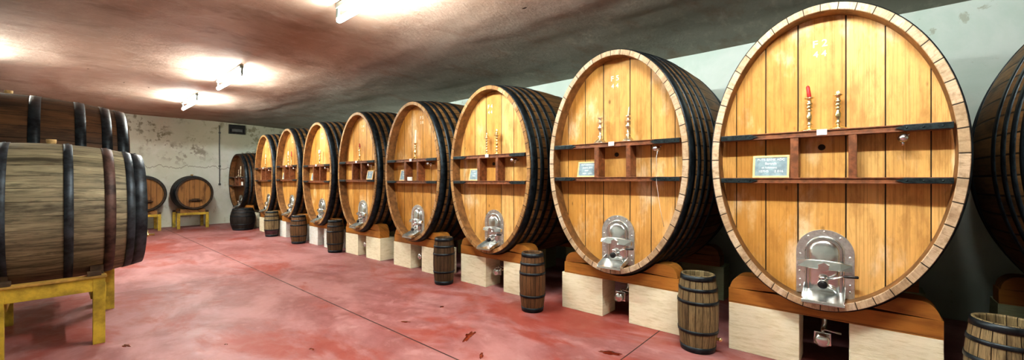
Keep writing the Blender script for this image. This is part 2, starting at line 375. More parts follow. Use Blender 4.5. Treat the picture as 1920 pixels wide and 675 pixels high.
def cask_proto(stave='stave', head='head', chime='chime', hoop='hoop'):
    r = empty('oval_cask', (0, 0, 0))
    mb = MB(); K = 24
    ys = [LEN * i / K for i in range(K + 1)]
    mb.loft([ell(A + wid(y), B + wid(y), y) for y in ys], True, lambda i, j: (j / NS * 54, ys[i]))
    mb.loft([ell(A, B, LEN), ell(A - RIM, B - RIM, LEN), ell(A - RIM, B - RIM, LEN - .1), ell(.01, .01, LEN - .1, NS)], True, lambda i, j: (j / NS * 54, i * .1), False)
    mb.build('stave_body', stave, r)
    mb = MB()
    mb.loft([ell(A, B, 0), ell(A - .004, B - .004, -.006), ell(A - RIM + .004, B - RIM + .004, -.006), ell(A - RIM, B - RIM, 0), ell(A - RIM, B - RIM, REC + .02)], True,
            lambda i, j: (j / NS * 44, (0, .005, .055, .06, .19)[i]), False)
    for fc in mb.bm.faces:
        if all(v.co.y > -.001 for v in fc.verts) and max(v.co.y for v in fc.verts) > .05: fc.material_index = 1
    mb.build('chime', [chime, 'croze'], r)
    mb = MB(); a, b = A - RIM + .004, B - RIM + .004
    xs = sorted(set([-a + 2 * a * i / 60 for i in range(61)] + [x for x in BOUND if abs(x) < a]))
    cols = []
    for x in xs:
        z = b * math.sqrt(max(0, 1 - (x / a) ** 2)); cols.append((mb.bm.verts.new((x, REC, ZC - z)), mb.bm.verts.new((x, REC, ZC + z))))
    for i in range(len(xs) - 1):
        m_ = (xs[i] + xs[i + 1]) / 2; bi = max(0, sum(1 for q in BOUND if q <= m_) - 1); bi = min(bi, len(BOUND) - 2)
        uu = lambda x: min(bi + .9999, max(bi + .0001, bi + (x - BOUND[bi]) / (BOUND[bi + 1] - BOUND[bi])))
        l, q = cols[i], cols[i + 1]
        mb.face((l[0], q[0], q[1], l[1]), [(uu(xs[i]), l[0].co.z), (uu(xs[i + 1]), q[0].co.z), (uu(xs[i + 1]), q[1].co.z), (uu(xs[i]), l[1].co.z)])
    mb.build('head', head, r, fix=False)
    H_ = [(.012, .11), (.17, .065), (.305, .065), (.45, .065), (.635, .065)]
    for y, w in H_ + [(LEN - y - w, w) for y, w in H_]:
        mb = MB(); o = .007
        mb.loft([ell(A + wid(y) - .002, B + wid(y) - .002, y), ell(A + wid(y) + o, B + wid(y) + o, y), ell(A + wid(y + w / 2) + o, B + wid(y + w / 2) + o, y + w / 2),
                 ell(A + wid(y + w) + o, B + wid(y + w) + o, y + w), ell(A + wid(y + w) - .002, B + wid(y + w) - .002, y + w)], True, None, True)
        mb.build('hoop', hoop, r)
    # shelf
    SL = .688
    mb = MB()
    for z0, z1 in ((1.326, 1.374), (.966, 1.011)):
        mb.box(-SL, SL, .006, REC + .002, z0 + .006, z1 - .006, .002)
        mb.box(-SL, SL, -.004, REC + .002, z1 - .008, z1, .002); mb.box(-SL, SL, -.001, .02, z0, z0 + .009, .002)
    sh = mb.build('shelf', 'shelf', r)
    for x0, x1 in ((-.191, -.137), (.164, .212)):
        mb = MB(); mb.box(x0 + .008, x1 - .008, .002, REC + .002, 1.008, 1.332, .002)
        mb.box(x0, x0 + .012, .005, REC + .002, 1.008, 1.332, .002); mb.box(x1 - .012, x1, .005, REC + .002, 1.008, 1.332, .002)
        mb.build('divider', 'shelf', sh)
    for zc, zh in ((1.350, .021), (.988, .019)):
        for s, l0 in ((-1, .41), (1, .41)):
            poly = [(s * SL, zc - zh), (s * (l0 + .05), zc - zh), (s * (l0 + .035), zc - zh * .6), (s * l0, zc), (s * (l0 + .035), zc + zh * .6), (s * (l0 + .05), zc + zh), (s * SL, zc + zh)]
            mb = MB(); mb.prism(poly, -.012, -.003, .002)
            for q in (.47, .55, .64): mb.lathe([(.007, 0), (.006, .004), (.0, .006)], axis_mat((s * q, -.011, zc), (0, -1, 0)), 8)
            mb.build('iron_strap', 'strap', sh)
    mb = MB(); mb.box(-.022, .040, -.0075, -.0035, 1.335, 1.378); tg = mb.build('shelf_tag', 'white', sh)
    # hatch
    c = .017; y = REC
    mb = MB(); mb.prism(arch(c, .362, .086, .602, 24), y - .014, y + .004, .003)
    for px, pz in [(-.155, .14), (-.155, .19), (-.155, .26), (-.155, .40), (.155, .14), (.155, .19), (.155, .26), (.155, .40), (-.10, .545), (.10, .545), (0, .586)]:
        mb.lathe([(.009, 0), (.008, .004), (.004, .007), (0, .008)], axis_mat((c + px, y - .013, pz), (0, -1, 0)), 10)
    hp = mb.build('hatch', 'steel_mat', r)
    mb = MB(); mb.prism(arch(c, .222, .098, .538, 20, .03), y - .028, y - .012, .01)
    
    ol = arch(c, .19, .112, .52, 20, .03); cz = .31
    mb.loft([[(c + (x - c) * q, y - .027 - .030 * math.sqrt(max(0, 1 - q * q)), cz + (z - cz) * q) for x, z in ol] for q in (1, .97, .9, .8, .65, .45, .25, .02)], True, None, True); mb.build('hatch_door', 'steel', hp)
    ol = arch(c, .236, .092, .546, 20, .035); mb = MB()
    mb.tube([(x, y - .018, z) for x, z in ol + [ol[0], ol[1]]], .006, 8, False); mb.build('hatch_rim', 'steel', hp)
    mb = MB()
    bp = []
    for x, t, zz in ((-.168, .02, .003), (-.10, .031, .008), (0, .034, .01), (.10, .031, .006), (.168, .022, 0)): bp.append((c + x, zz, t))
    z_ = .325
    yy = lambda x: y - .05 - .018 * (1 - (abs(x - c) / .168) ** 2)
    mb.loft([[(x, yy(x) + dy, z_ + zz + dz * t) for dy, dz in ((.012, -1.05), (-.010, -1.05), (-.016, -.9), (-.004, .9), (.0, 1.05), (.012, 1.05))] for x, zz, t in bp], True, None, False, True, True)
    for s in (-1, 1): mb.box(c + s * .158 - .008, c + s * .158 + .008, y - .05, y - .01, z_ - .016, z_ + .016, .003)
    st = []
    for t in range(12): a = 2 * PI * t / 12; q = .042 if t % 2 else .028; st.append((c + q * math.cos(a), z_ - .005 + q * math.sin(a)))
    mb.prism(st, y - .098, y - .07, .004); mb.build('cross_bar', 'steel', hp)
    mb = MB(); mb.tube([(c + .02, y - .075, .228), (c + .09, y - .085, .255), (c + .13, y - .085, .266)], [.008, .006, .006]); mb.build('lever', 'steel', hp)
    mb = MB(); mb.tube([(c + .115, y - .085, .264), (c + .125, y - .085, .266), (c + .20, y - .088, .272), (c + .205, y - .088, .272)], [.006, .0105, .0105, .007]); mb.build('lever_grip', 'black', hp)
    mb = MB(); mb.lathe([(.045, 0), (.045, .008), (.034, .012), (.03, .05), (.034, .055), (.034, .068), (.03, .07)], axis_mat((c - .005, y - .03, .19), (0, -1, 0)), 20)
    mb.lathe([(.02, 0), (.02, .02), (.028, .024), (.028, .04), (.018, .046), (0, .046)], axis_mat((c - .005, y - .075, .205), (0, 0, 1)), 16)
    mb.tube([(c + .02, y - .06, .175), (c + .06, y - .06, .16), (c + .075, y - .055, .13)], .012); mb.build('sample_valve', 'steel', hp)
    mb = MB(); mb.lathe([(.026, 0), (.031, .006), (.031, .022), (.026, .028), (0, .03)], axis_mat((c - .005, y - .098, .19), (0, -1, 0)), 16); mb.build('valve_knob', 'black', hp)
    mb = MB(); x0, x1 = c - .128, c + .128
    sl = [(y - .012, .132), (y - .012, .126), (-.075, .066), (-.082, .060), (-.088, .066), (-.086, .084), (-.080, .086), (-.078, .074)]
    mb.loft([[(x, q, z) for q, z in sl] for x in (x0, x1)], True, None, False, True, True)
    for x in (x0, x1 - .005):
        A_ = [(x, -.078, .070), (x, y - .012, .126), (x, y - .012, .175), (x, y - .03, .175), (x, -.078, .104)]
        Bp = [(x + .005, q[1], q[2]) for q in A_]
        mb.loft([A_, Bp], True, None, False, True, True)
    mb.build('drip_tray', 'steel', hp)
    mb = MB(); mb.lathe([(.024, 0), (.022, .008), (0, .009)], axis_mat((0, REC + .001, 1.25), (0, -1, 0)), 14); mb.build('bung', 'inside', r)
    # tasting tap and drain
    mb = MB(); mb.lathe([(.012, 0), (.012, .05), (.026, .055), (.03, .07), (.026, .085), (.012, .092), (.011, .11), (.02, .114), (.026, .13), (.022, .146), (0, .15)], axis_mat((.456, REC, 1.285), (0, -1, 0)), 16)
    mb.tube([(.456, REC - .07, 1.27), (.456, REC - .072, 1.235)], [.010, .008]); mb.tube([(.456, REC - .05, 1.3), (.49, REC - .06, 1.312)], .006)
    mb.build('tasting_tap', 'steel', r)
    mb = MB(); zb = -.285
    mb.tube([(0, .42, .06), (0, .42, zb + .08), (0, .41, zb + .03), (0, .38, zb), (0, .24, zb)], .022, 12)
    mb.lathe([(.034, 0), (.034, .02), (.05, .022), (.05, .035), (.036, .038), (.036, .07), (.05, .074), (.05, .1), (.03, .106), (.018, .112), (0, .112)], axis_mat((0, .27, zb), (0, -1, 0)), 18)
    mb.box(-.055, .055, .225, .245, zb - .05, zb + .05, .006)
    mb.tube([(0, .25, zb + .02), (0, .25, zb + .075)], .012); mb.tube([(-.01, .25, zb + .07), (.118, .25, zb + .058)], .008)
    mb.build('drain_valve', 'steel', r)
    return r
proto = cask_proto()

# position, half width / half height factors
CASKS = [ # cx, a, z0, z1, mark, mark x, label
 (-.226, .762, .509, 2.838, 'F 2', '4 4', 'largest oval cask, nearest in the row, painted F 2 and 44'),
 (-1.97, .785, .517, 2.86, 'F 5', '4 4', 'second large oval cask from the right, string hanging from its tap'),
 (-3.80, .752, .507, 2.775, 'F 4', '4 4', 'third large oval cask from the right, two knobbed candlesticks on its shelf'),
 (-5.56, .76, .497, 2.784, 'F 5', '3 8', 'oval cask with one tall cream candle and a small white card on its shelves'),
 (-7.36, .75, .512, 2.812, '1 4', '1 1', 'oval cask with a red candle stub and a chalkboard in its right compartment'),
 (-9.17, .745, .493, 2.788, 'F 7', '4 4', 'oval cask with a single candlestick topped by a thick white candle'),
 (-10.92, .74, .545, 2.794, 'F 8', '4 4', 'seventh oval cask from the right, a cream and a dark red candle on its shelf'),
 (-12.63, .72, .535, 2.765, 'F 9', '4 4', 'tall golden oval cask beside the smaller dark one at the far end'),
]
roots = []
for i, (cx, a, z0, z1, m1, m2, lab) in enumerate(CASKS):
    o = proto if i == 0 else copy_tree(proto)
    o.location = (cx, FY, z0); o.scale = (a / A, 1, (z1 - z0) / (2 * B))
    tag(o, lab, 'cask', 'large oval wine casks along the right wall'); roots.append(o)
o = copy_tree(proto); o.location = (1.575, FY, .509)
tag(o, 'dark ribbed side of a large oval cask cut off by the right edge', 'cask', 'large oval wine casks along the right wall'); right_cask = o
def remat(o, table):
    for ch in o.children_recursive:
        if ch.type == 'MESH' and ch.data.materials:
            nm = next((k for k, v in M.items() if v == ch.data.materials[0]), None)
            if nm in table: ch.data = ch.data.copy(); ch.data.materials[0] = M[table[nm]]
o = copy_tree(proto); o.location = (-15.15, FY, .563); o.scale = (.86 / A, .9, (2.336 - .563) / (2 * B))
remat(o, {'stave': 'brown_stave', 'head': 'head_dark', 'chime': 'stave_black'})
tag(o, 'small dark oval cask with black rim in the far corner', 'cask', 'large oval wine casks along the right wall'); dark_cask = o
remat(roots[0], {'chime': 'chime_pale', 'head': 'head_pale'}); remat(roots[1], {'chime': 'chime_pale', 'head': 'head_pale'}); remat(roots[2], {'head': 'head_pale'})
MARKX = [-.011, -.02, -.07, .12, .0, .0, .02, .02]
for i, (o, c) in enumerate(zip(roots, CASKS)):
    for row, (ch, sc) in enumerate(((c[4], 1), (c[5], .85))):
        t = text('painted_mark', [(ch, 0, sc)], .078, 'faded', o, (MARKX[i], REC - .002, 2.045 - .078 * row), bold=.001)
        t['label'] = 'white painted characters on the cask head'
# tag lettering on shelf fronts
for o in roots[:3]:
    sh = [c for c in o.children if c.name.startswith('shelf')][0]
# string hanging from second cask's tap
mb = MB(); mb.tube([(.47, .045, 1.28), (.475, -.006, 1.2), (.478, -.012, .95), (.49, .05, .7), (.495, REC - .01, .52)], .0022, 6); s_ = mb.build('string', 'white', roots[1])
s_['label'] = 'thin white string hanging from the tap'

# ------------------------------------------------------------------ cradles and stone blocks
def ez(x, y=.22, extra=0.):
    a, b = A + wid(y) - .002, B + wid(y) - .002
    return Z0 + ZC - b * math.sqrt(max(0, 1 - (x / a) ** 2))
def make_cradle():
    r = empty('cradle_beam', (0, 0, 0)); W = .655; zb = .415
    top = []
    n = 40
    for i in range(n + 1):
        x = W - 2 * W * i / n; top.append((x, min(.542, ez(x) - .002)))
    mb = MB(); mb.prism([(-W, zb), (W, zb)] + top, 0, .2, .0); mb.build('plank', 'beam', r)
    for s in (-1, 1):
        p = []
        xs = [.30 + (.43 - .30) * i / 8 for i in range(9)]
        for x in xs: p.append((s * x, max(.5425, ez(x) - .004)))
        zt = max(.5425, ez(.43) - .004)
        for t in range(9): a = PI / 2 * (1 - t / 8); p.append((s * (W - .012 - .11 + .11 * math.cos(a)), .5425 + (zt - .5425) * math.sin(a)))
        p = [q for i, q in enumerate(p) if i == 0 or (abs(q[0] - p[i - 1][0]) + abs(q[1] - p[i - 1][1])) > 1e-5]
        mb = MB(); mb.prism(p, .004, .196, .0); mb.build('chock', 'beam', r)
    return r
crad = make_cradle()
BL = [ # left block x0,x1, right block x0,x1 relative, material
 (-.655, -.142, .165, .655, 'stone'), (-.69, -.16, .146, .67, 'stone'), (-.655, -.135, .20, .66, 'stone'), (-.68, -.165, .14, .66, 'stone'),
 (-.672, -.155, .158, .67, 'stone'), (-.665, -.2, .13, .65, 'stone_white'), (-.90, -.45, .12, .6, 'stone_white'), (-.72, -.28, .16, .54, 'stone')]
BL[6] = (-.80, -.36, .12, .62, 'stone_white')
names = ['nearest oval cask', 'second oval cask from the right', 'third oval cask from the right', 'fourth oval cask from the right', 'fifth oval cask from the right', 'sixth oval cask from the right',
         'seventh oval cask from the right', 'eighth oval cask from the right']
def block(x0, x1, y0, m, lab, grp, top=.4148, d=.3):
    mb = MB(); cx = (x0 + x1) / 2; mb.box(x0 - cx, x1 - cx, 0, d, 0, top, .006, 0, .0)
    # roughly sawn faces
    bmesh.ops.subdivide_edges(mb.bm, edges=[e for e in mb.bm.edges if e.calc_length() > .15], cuts=5, use_grid_fill=True)
    for v in mb.bm.verts:
        if .01 < v.co.z < top - .01:
            v.co += Vector((noise.noise(v.co * 9 + Vector((x0, 0, 0))) * .003, noise.noise(v.co * 9 + Vector((x0, 4, 0))) * .003, 0))
    o = mb.build('stone_block', m, None, (cx, y0, 0)); return tag(o, lab, 'block', grp)
used = False
for row, (yb, yt) in enumerate(((3.95, 'front'), (5.45, 'rear'))):
    for i, c in enumerate(CASKS):
        if used: cr = copy_tree(crad)
        else: cr = crad; used = True
        cr.location = (c[0], yb, 0)
        if row == 1:
            cr.rotation_euler = (0, 0, PI); cr.location = (c[0], yb + .2, 0)
        cr.scale = (1, 1, 1) if i < 5 else ((1, 1, 1.0) if i == 5 else (.97, 1, 1.0))
        b = BL[i]
        if row == 0:
            tag(cr, f'orange wooden cradle beam under the front of the {names[i]}', 'beam', 'wooden cradles under the casks')
            block(c[0] + b[0], c[0] + b[1], yb, b[4], f'{"white" if "white" in b[4] else "cream"} stone block under the left front of the {names[i]}', 'stone blocks under the casks')
            block(c[0] + b[2], c[0] + b[3], yb, b[4], f'{"white" if "white" in b[4] else "cream"} stone block under the right front of the {names[i]}', 'stone blocks under the casks')
        else:
            tag(cr, f'shaded wooden cradle beam under the back of the {names[i]}', 'beam', 'wooden cradles under the casks')
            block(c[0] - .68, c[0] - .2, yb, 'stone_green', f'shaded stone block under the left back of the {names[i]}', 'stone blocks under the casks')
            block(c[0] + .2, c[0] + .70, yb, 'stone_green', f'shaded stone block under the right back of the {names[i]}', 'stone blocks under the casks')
for yb, yt in ((3.95, 'front'), (5.45, 'back')):
    cr = copy_tree(crad); cr.location = (1.575, yb, 0); tag(cr, f'wooden cradle beam under the {yt} of the cask cut off by the right edge', 'beam', 'wooden cradles under the casks')
    for x, s in ((-.66, 'left'), (.17, 'right')):
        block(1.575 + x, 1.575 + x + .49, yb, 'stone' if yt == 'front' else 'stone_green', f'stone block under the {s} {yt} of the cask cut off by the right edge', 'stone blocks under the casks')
for yb, yt in ((3.95, 'front'), (5.2, 'back')):
    cr = copy_tree(crad); cr.location = (-15.15, yb, .045); cr.scale = (.98, 1, 1); tag(cr, f'wooden cradle beam under the {yt} of the small dark corner cask', 'beam', 'wooden cradles under the casks')
    for x, s in ((-.92, 'left'), (.25, 'right')):
        block(-15.15 + x, -15.15 + x + .55, yb, 'stone', f'stone block under the {s} {yt} of the small dark corner cask', 'stone blocks under the casks', .46)

# ------------------------------------------------------------------ candlesticks, candles, chalkboards
PROF = {
 'baluster': [(0, 0), (.052, 0), (.055, .006), (.046, .012), (.032, .018), (.024, .028), (.013, .036), (.012, .044), (.021, .05), (.012, .058), (.012, .07), (.019, .09), (.021, .11), (.014, .135), (.011, .145), (.021, .152), (.012, .16), (.012, .168), (.022, .176), (.012, .184), (.02, .196), (.022, .206), (.013, .214), (.014, .236), (.03, .242), (.03, .248), (.014, .25), (.012, .256), (0, .256)],
 'stepped': [(0, 0), (.062, 0), (.062, .008), (.05, .012), (.05, .022), (.036, .03), (.024, .045), (.012, .055), (.024, .066), (.011, .076), (.011, .12), (.018, .135), (.026, .15), (.012, .168), (.012, .19), (.023, .2), (.023, .206), (.012, .212), (.012, .232), (.023, .24), (.023, .25), (.011, .252), (0, .252)],
 'knobbed': [(0, 0), (.045, 0), (.045, .008), (.026, .014), (.012, .03)] + sum([[(.009, .04 + t * .04), (.022, .052 + t * .04), (.022, .058 + t * .04), (.009, .068 + t * .04)] for t in range(5)], []) + [(.012, .235), (.038, .24), (.038, .25), (.034, .252), (.03, .275), (.014, .30), (.01, .305), (.016, .315), (.006, .33), (0, .332)],
}
PROF['knobbed'] = PROF['knobbed']
meshes = {}
def candlestick(i, lx, kind, lab, m='brass', sc=1.):
    c = CASKS[i]; k_ = (kind, m)
    sz = (c[3] - c[2]) / (2 * B)
    z = c[2] + 1.374 * sz + .0005
    if k_ not in meshes:
        mb = MB(); mb.lathe(PROF[kind], Matrix(), 18 if kind != 'stepped' else 8); o = mb.build('candlestick', m); meshes[k_] = o.data
    else:
        o = bpy.data.objects.new('candlestick', meshes[k_]); COL.objects.link(o)
    o.location = (c[0] + lx, FY + .062, z); o.scale = (sc, sc, sc)
    tag(o, lab, 'candlestick', 'candlesticks on the cask shelves'); return (c[0] + lx, FY + .062, z + PROF[kind][-1][1] * sc)
def candle(p, h, r, m, lab, tx=0., ty=0., top=.9):
    mb = MB(); mb.lathe([(0, -.004), (r * .85, -.004), (r, .004), (r * top, h * .9), (r * .6, h), (0, h)], Matrix(), 12)
    mb.tube([(0, 0, h - .002), (.001, 0, h + .008)], .0012, 5)
    o = mb.build('candle', m, None, (p[0], p[1], p[2] - .002), (tx, ty, 0)); tag(o, lab, 'candle', 'candles in the candlesticks')
p = candlestick(0, -.072, 'baluster', 'brass baluster candlestick holding a tilted red candle on the nearest cask', sc=1.06); candle(p, .088, .0135, 'wax_red', 'tilted red candle stub on the nearest cask', ty=-.12)
p = candlestick(0, .103, 'baluster', 'brass baluster candlestick with a white stub, right one on the nearest cask', sc=1.06); candle(p, .02, .012, 'wax_cream', 'tiny white candle stub in the right candlestick of the nearest cask')
p = candlestick(1, -.155, 'stepped', 'pale candlestick without candle, left one on the second cask from the right', 'brass_pale', 1.12)
p = candlestick(1, .165, 'stepped', 'pale candlestick with a thin leaning candle on the second cask from the right', 'brass_pale', 1.08); candle(p, .085, .006, 'wax_cream', 'thin leaning pale candle on the second cask from the right', ty=.12)
candlestick(2, -.055, 'knobbed', 'shorter many-knobbed brass candlestick on the third cask from the right', 'brass', .93)
candlestick(2, .135, 'knobbed', 'taller many-knobbed brass candlestick on the third cask from the right', 'brass', 1.04)
p = candlestick(3, .05, 'baluster', 'brass candlestick holding a tall cream candle on the fourth cask from the right', sc=1.05); candle(p, .21, .016, 'wax_cream', 'tall cream candle on the fourth cask from the right', ty=.06)
p = candlestick(4, .03, 'baluster', 'brass candlestick with a bent red candle on the fifth cask from the right', sc=1.02); candle(p, .085, .011, 'wax_red', 'bent red candle stub on the fifth cask from the right', ty=-.2)
p = candlestick(5, .05, 'baluster', 'brass candlestick under a thick white candle on the sixth cask from the right', sc=1.); candle(p, .075, .03, 'wax_cream', 'thick white melted candle on the sixth cask from the right', top=1.)
p = candlestick(6, -.04, 'baluster', 'candlestick with a cream candle, left one on the seventh cask from the right', sc=1.0); candle(p, .11, .014, 'wax_cream', 'cream candle on the seventh cask from the right')
p = candlestick(6, .16, 'baluster', 'candlestick with a dark red candle, right one on the seventh cask from the right', sc=.9); candle(p, .12, .012, 'wax_red', 'dark red candle on the seventh cask from the right')
p = candlestick(7, .0, 'baluster', 'short brass candlestick on the eighth cask from the right', sc=1.1); candle(p, .09, .012, 'wax_cream', 'cream candle on the eighth cask from the right')
CASKS.append((-15.15, .86, .563, 2.336, '', '', '')); ci = 8
p = candlestick(ci, .0, 'stepped', 'left candlestick on the small dark corner cask', 'brass_pale', .9)
p = candlestick(ci, .22, 'baluster', 'right candlestick with white candle on the small dark corner cask', 'brass_pale', .95); candle(p, .09, .016, 'wax_cream', 'white candle on the small dark corner cask')

def chalkboard(i, lx, w, h, lines, lab, rz=0., y=.045):
    c = CASKS[i]; sz = (c[3] - c[2]) / (2 * B)
    r = empty('chalkboard', (c[0] + lx, FY + y, c[2] + 1.0115 * sz), rz, -.2)
    mb = MB(); f = .016
    for b in ((-w / 2, w / 2, 0, .014, 0, f), (-w / 2, w / 2, 0, .014, h - f, h), (-w / 2, -w / 2 + f, 0, .014, f, h - f), (w / 2 - f, w / 2, 0, .014, f, h - f)): mb.box(*b, .002)
    mb.build('frame', 'pine', r)
    mb = MB(); mb.box(-w / 2 + f - .002, w / 2 - f + .002, .004, .012, f - .002, h - f + .002); mb.build('slate', 'slate', r)
    t = text('chalk_writing', lines, .026, 'chalk', r, (0, .0028, h - f - .027), gap=1.27)
    return tag(r, lab, 'chalkboard', 'chalkboards on the cask shelves')
W1 = [('FUTS BANE ADC', 0, 1.0), ('Banyuls', .0, 1.05), ('et fulement', -.01, .9), ('107H5     2 016', 0, 1.05)]
chalkboard(0, -.33, .258, .188, W1, 'chalkboard with pine frame reading 2 016 on the nearest cask')
chalkboard(1, -.315, .25, .175, [('FUTS BANYULS', 0, .95), ('ambre 2015', 0, 1), ('6000', -.01, .9), ('1054    2015', 0, .95)], 'chalkboard beside the left divider on the second cask from the right')
chalkboard(2, -.30, .22, .17, [('FUTS', -.03, 1), ('2015', 0, 1), ('1048', -.02, 1)], 'chalkboard half behind the left divider on the third cask from the right')
chalkboard(3, -.30, .20, .19, [('FUTS', 0, 1), ('2014', 0, 1), ('1050', 0, 1)], 'chalkboard left of the small white card on the fourth cask from the right')
chalkboard(4, .40, .22, .175, [('BANYULS', 0, 1), ('AOC', 0, 1.1), ('2015', 0, 1)], 'chalkboard in the right compartment of the fifth cask from the right')
chalkboard(5, -.31, .2, .18, [('2013', 0, 1)], 'chalkboard in the left compartment of the sixth cask from the right')
chalkboard(6, -.33, .2, .18, [('2012', 0, 1)], 'chalkboard in the left compartment of the seventh cask from the right')
c = CASKS[3]; mb = MB(); mb.box(-.05, .05, 0, .03, 0, .062, .003)
tag(mb.build('card', 'white', None, (c[0] - .07, FY + .02, c[2] + 1.0115 * (c[3] - c[2]) / (2 * B))), 'small white card standing on the lower shelf of the fourth cask from the right', 'card')
mb = MB(); mb.box(-.05, .05, 0, .03, 0, .11, .003)
c = CASKS[8]; tag(mb.build('card', 'white', None, (c[0] + .42, FY + .03, c[2] + 1.0115 * (c[3] - c[2]) / (2 * B))), 'small white card on the lower shelf of the small dark corner cask', 'card')

# ------------------------------------------------------------------ small kegs
KH = .67
def kr(z, re, rm): t = (z - KH / 2) / (KH / 2); return re + (rm - re) * (1 - t * t)
def keg(x, y, wood, lab, re=.132, rm=.165, h=1., iron='hoop', spigot=False, open_=True):
    r = empty('keg', (x, y, 0)); r.scale = (1, 1, h)
    zs = [KH * i / 18 for i in range(19)]
    mb = MB(); prof = [(kr(z, re, rm), z) for z in zs]
    prof += [(re - .016, KH), (re - .018, KH - .012), (re - .02, KH - (.10 if open_ else .03))]
    mb.lathe(prof, Matrix(), 48, 1., True, 18, cap0=True); mb.build('staves', wood, r)
    mb = MB(); zt = KH - (.10 if open_ else .03)
    ns = 24; mb.loft([[((re - .016) * math.cos(2 * PI * j / ns), (re - .016) * math.sin(2 * PI * j / ns), zt + .002) for j in range(ns)], [(.001 * math.cos(2 * PI * j / ns), .001 * math.sin(2 * PI * j / ns), zt + .002) for j in range(ns)]], True, None, False)
    mb.build('lid', 'inside', r)
    for z0, w in ((.004, .05), (.17, .026), (.425, .026), (.535, .026), (.625, .042)):
        mb = MB(); o = .005
        mb.lathe([(kr(z0, re, rm) - .003, z0), (kr(z0, re, rm) + o, z0), (kr(z0 + w / 2, re, rm) + o, z0 + w / 2), (kr(z0 + w, re, rm) + o, z0 + w), (kr(z0 + w, re, rm) - .003, z0 + w)], Matrix(), 48)
        mb.build('hoop', iron, r)
    if spigot:
        mb = MB(); a = spigot; d = Vector((math.cos(a), math.sin(a), 0)); p0 = d * (kr(.13, re, rm) - .01) + Vector((0, 0, .13))
        mb.lathe([(.012, 0), (.012, .03), (.017, .033), (.017, .05), (.008, .055), (0, .056)], axis_mat(p0, d), 10); mb.build('spigot', 'brass', r)
    return tag(r, lab, 'keg', 'small upright kegs in front of the casks')
keg(.655, 3.70, 'keg', 'small open keg cut off by the lower right corner', .14, .172)
keg(-1.087, 3.763, 'keg', 'weathered greyish open keg with a brass spigot, beside the nearest cask', .135, .168, spigot=-.1)
keg(-2.847, 3.62, 'keg_brown', 'smooth brown keg with black hoops, between the second and third casks from the right', .118, .15, open_=False)
keg(-4.551, 3.709, 'keg_dark', 'dark rustic keg, between the third and fourth casks from the right', .125, .155, open_=False)
keg(-8.241, 3.83, 'keg_dark', 'dark brown keg standing between the fifth and sixth casks from the right', .13, .165, open_=False)
keg(-10.03, 3.788, 'keg_brown', 'dark keg standing between the sixth and seventh casks from the right', .14, .18, open_=False)
kk = keg(-11.81, 3.785, 'keg', 'pale keg with wine-stained foot, between the seventh and eighth casks from the right', .14, .178, open_=False)
mb = MB(); mb.lathe([(kr(z, .14, .178) + .0012, z) for z in (.06, .10, .14, .165)], Matrix(), 40); mb.build('wine_stain', 'stain', kk)['label'] = 'dark purple wine stain around the foot'
keg(-14.059, 3.72, 'keg_black', 'all black keg in front of the small dark corner cask', .25, .325, .97, open_=False)

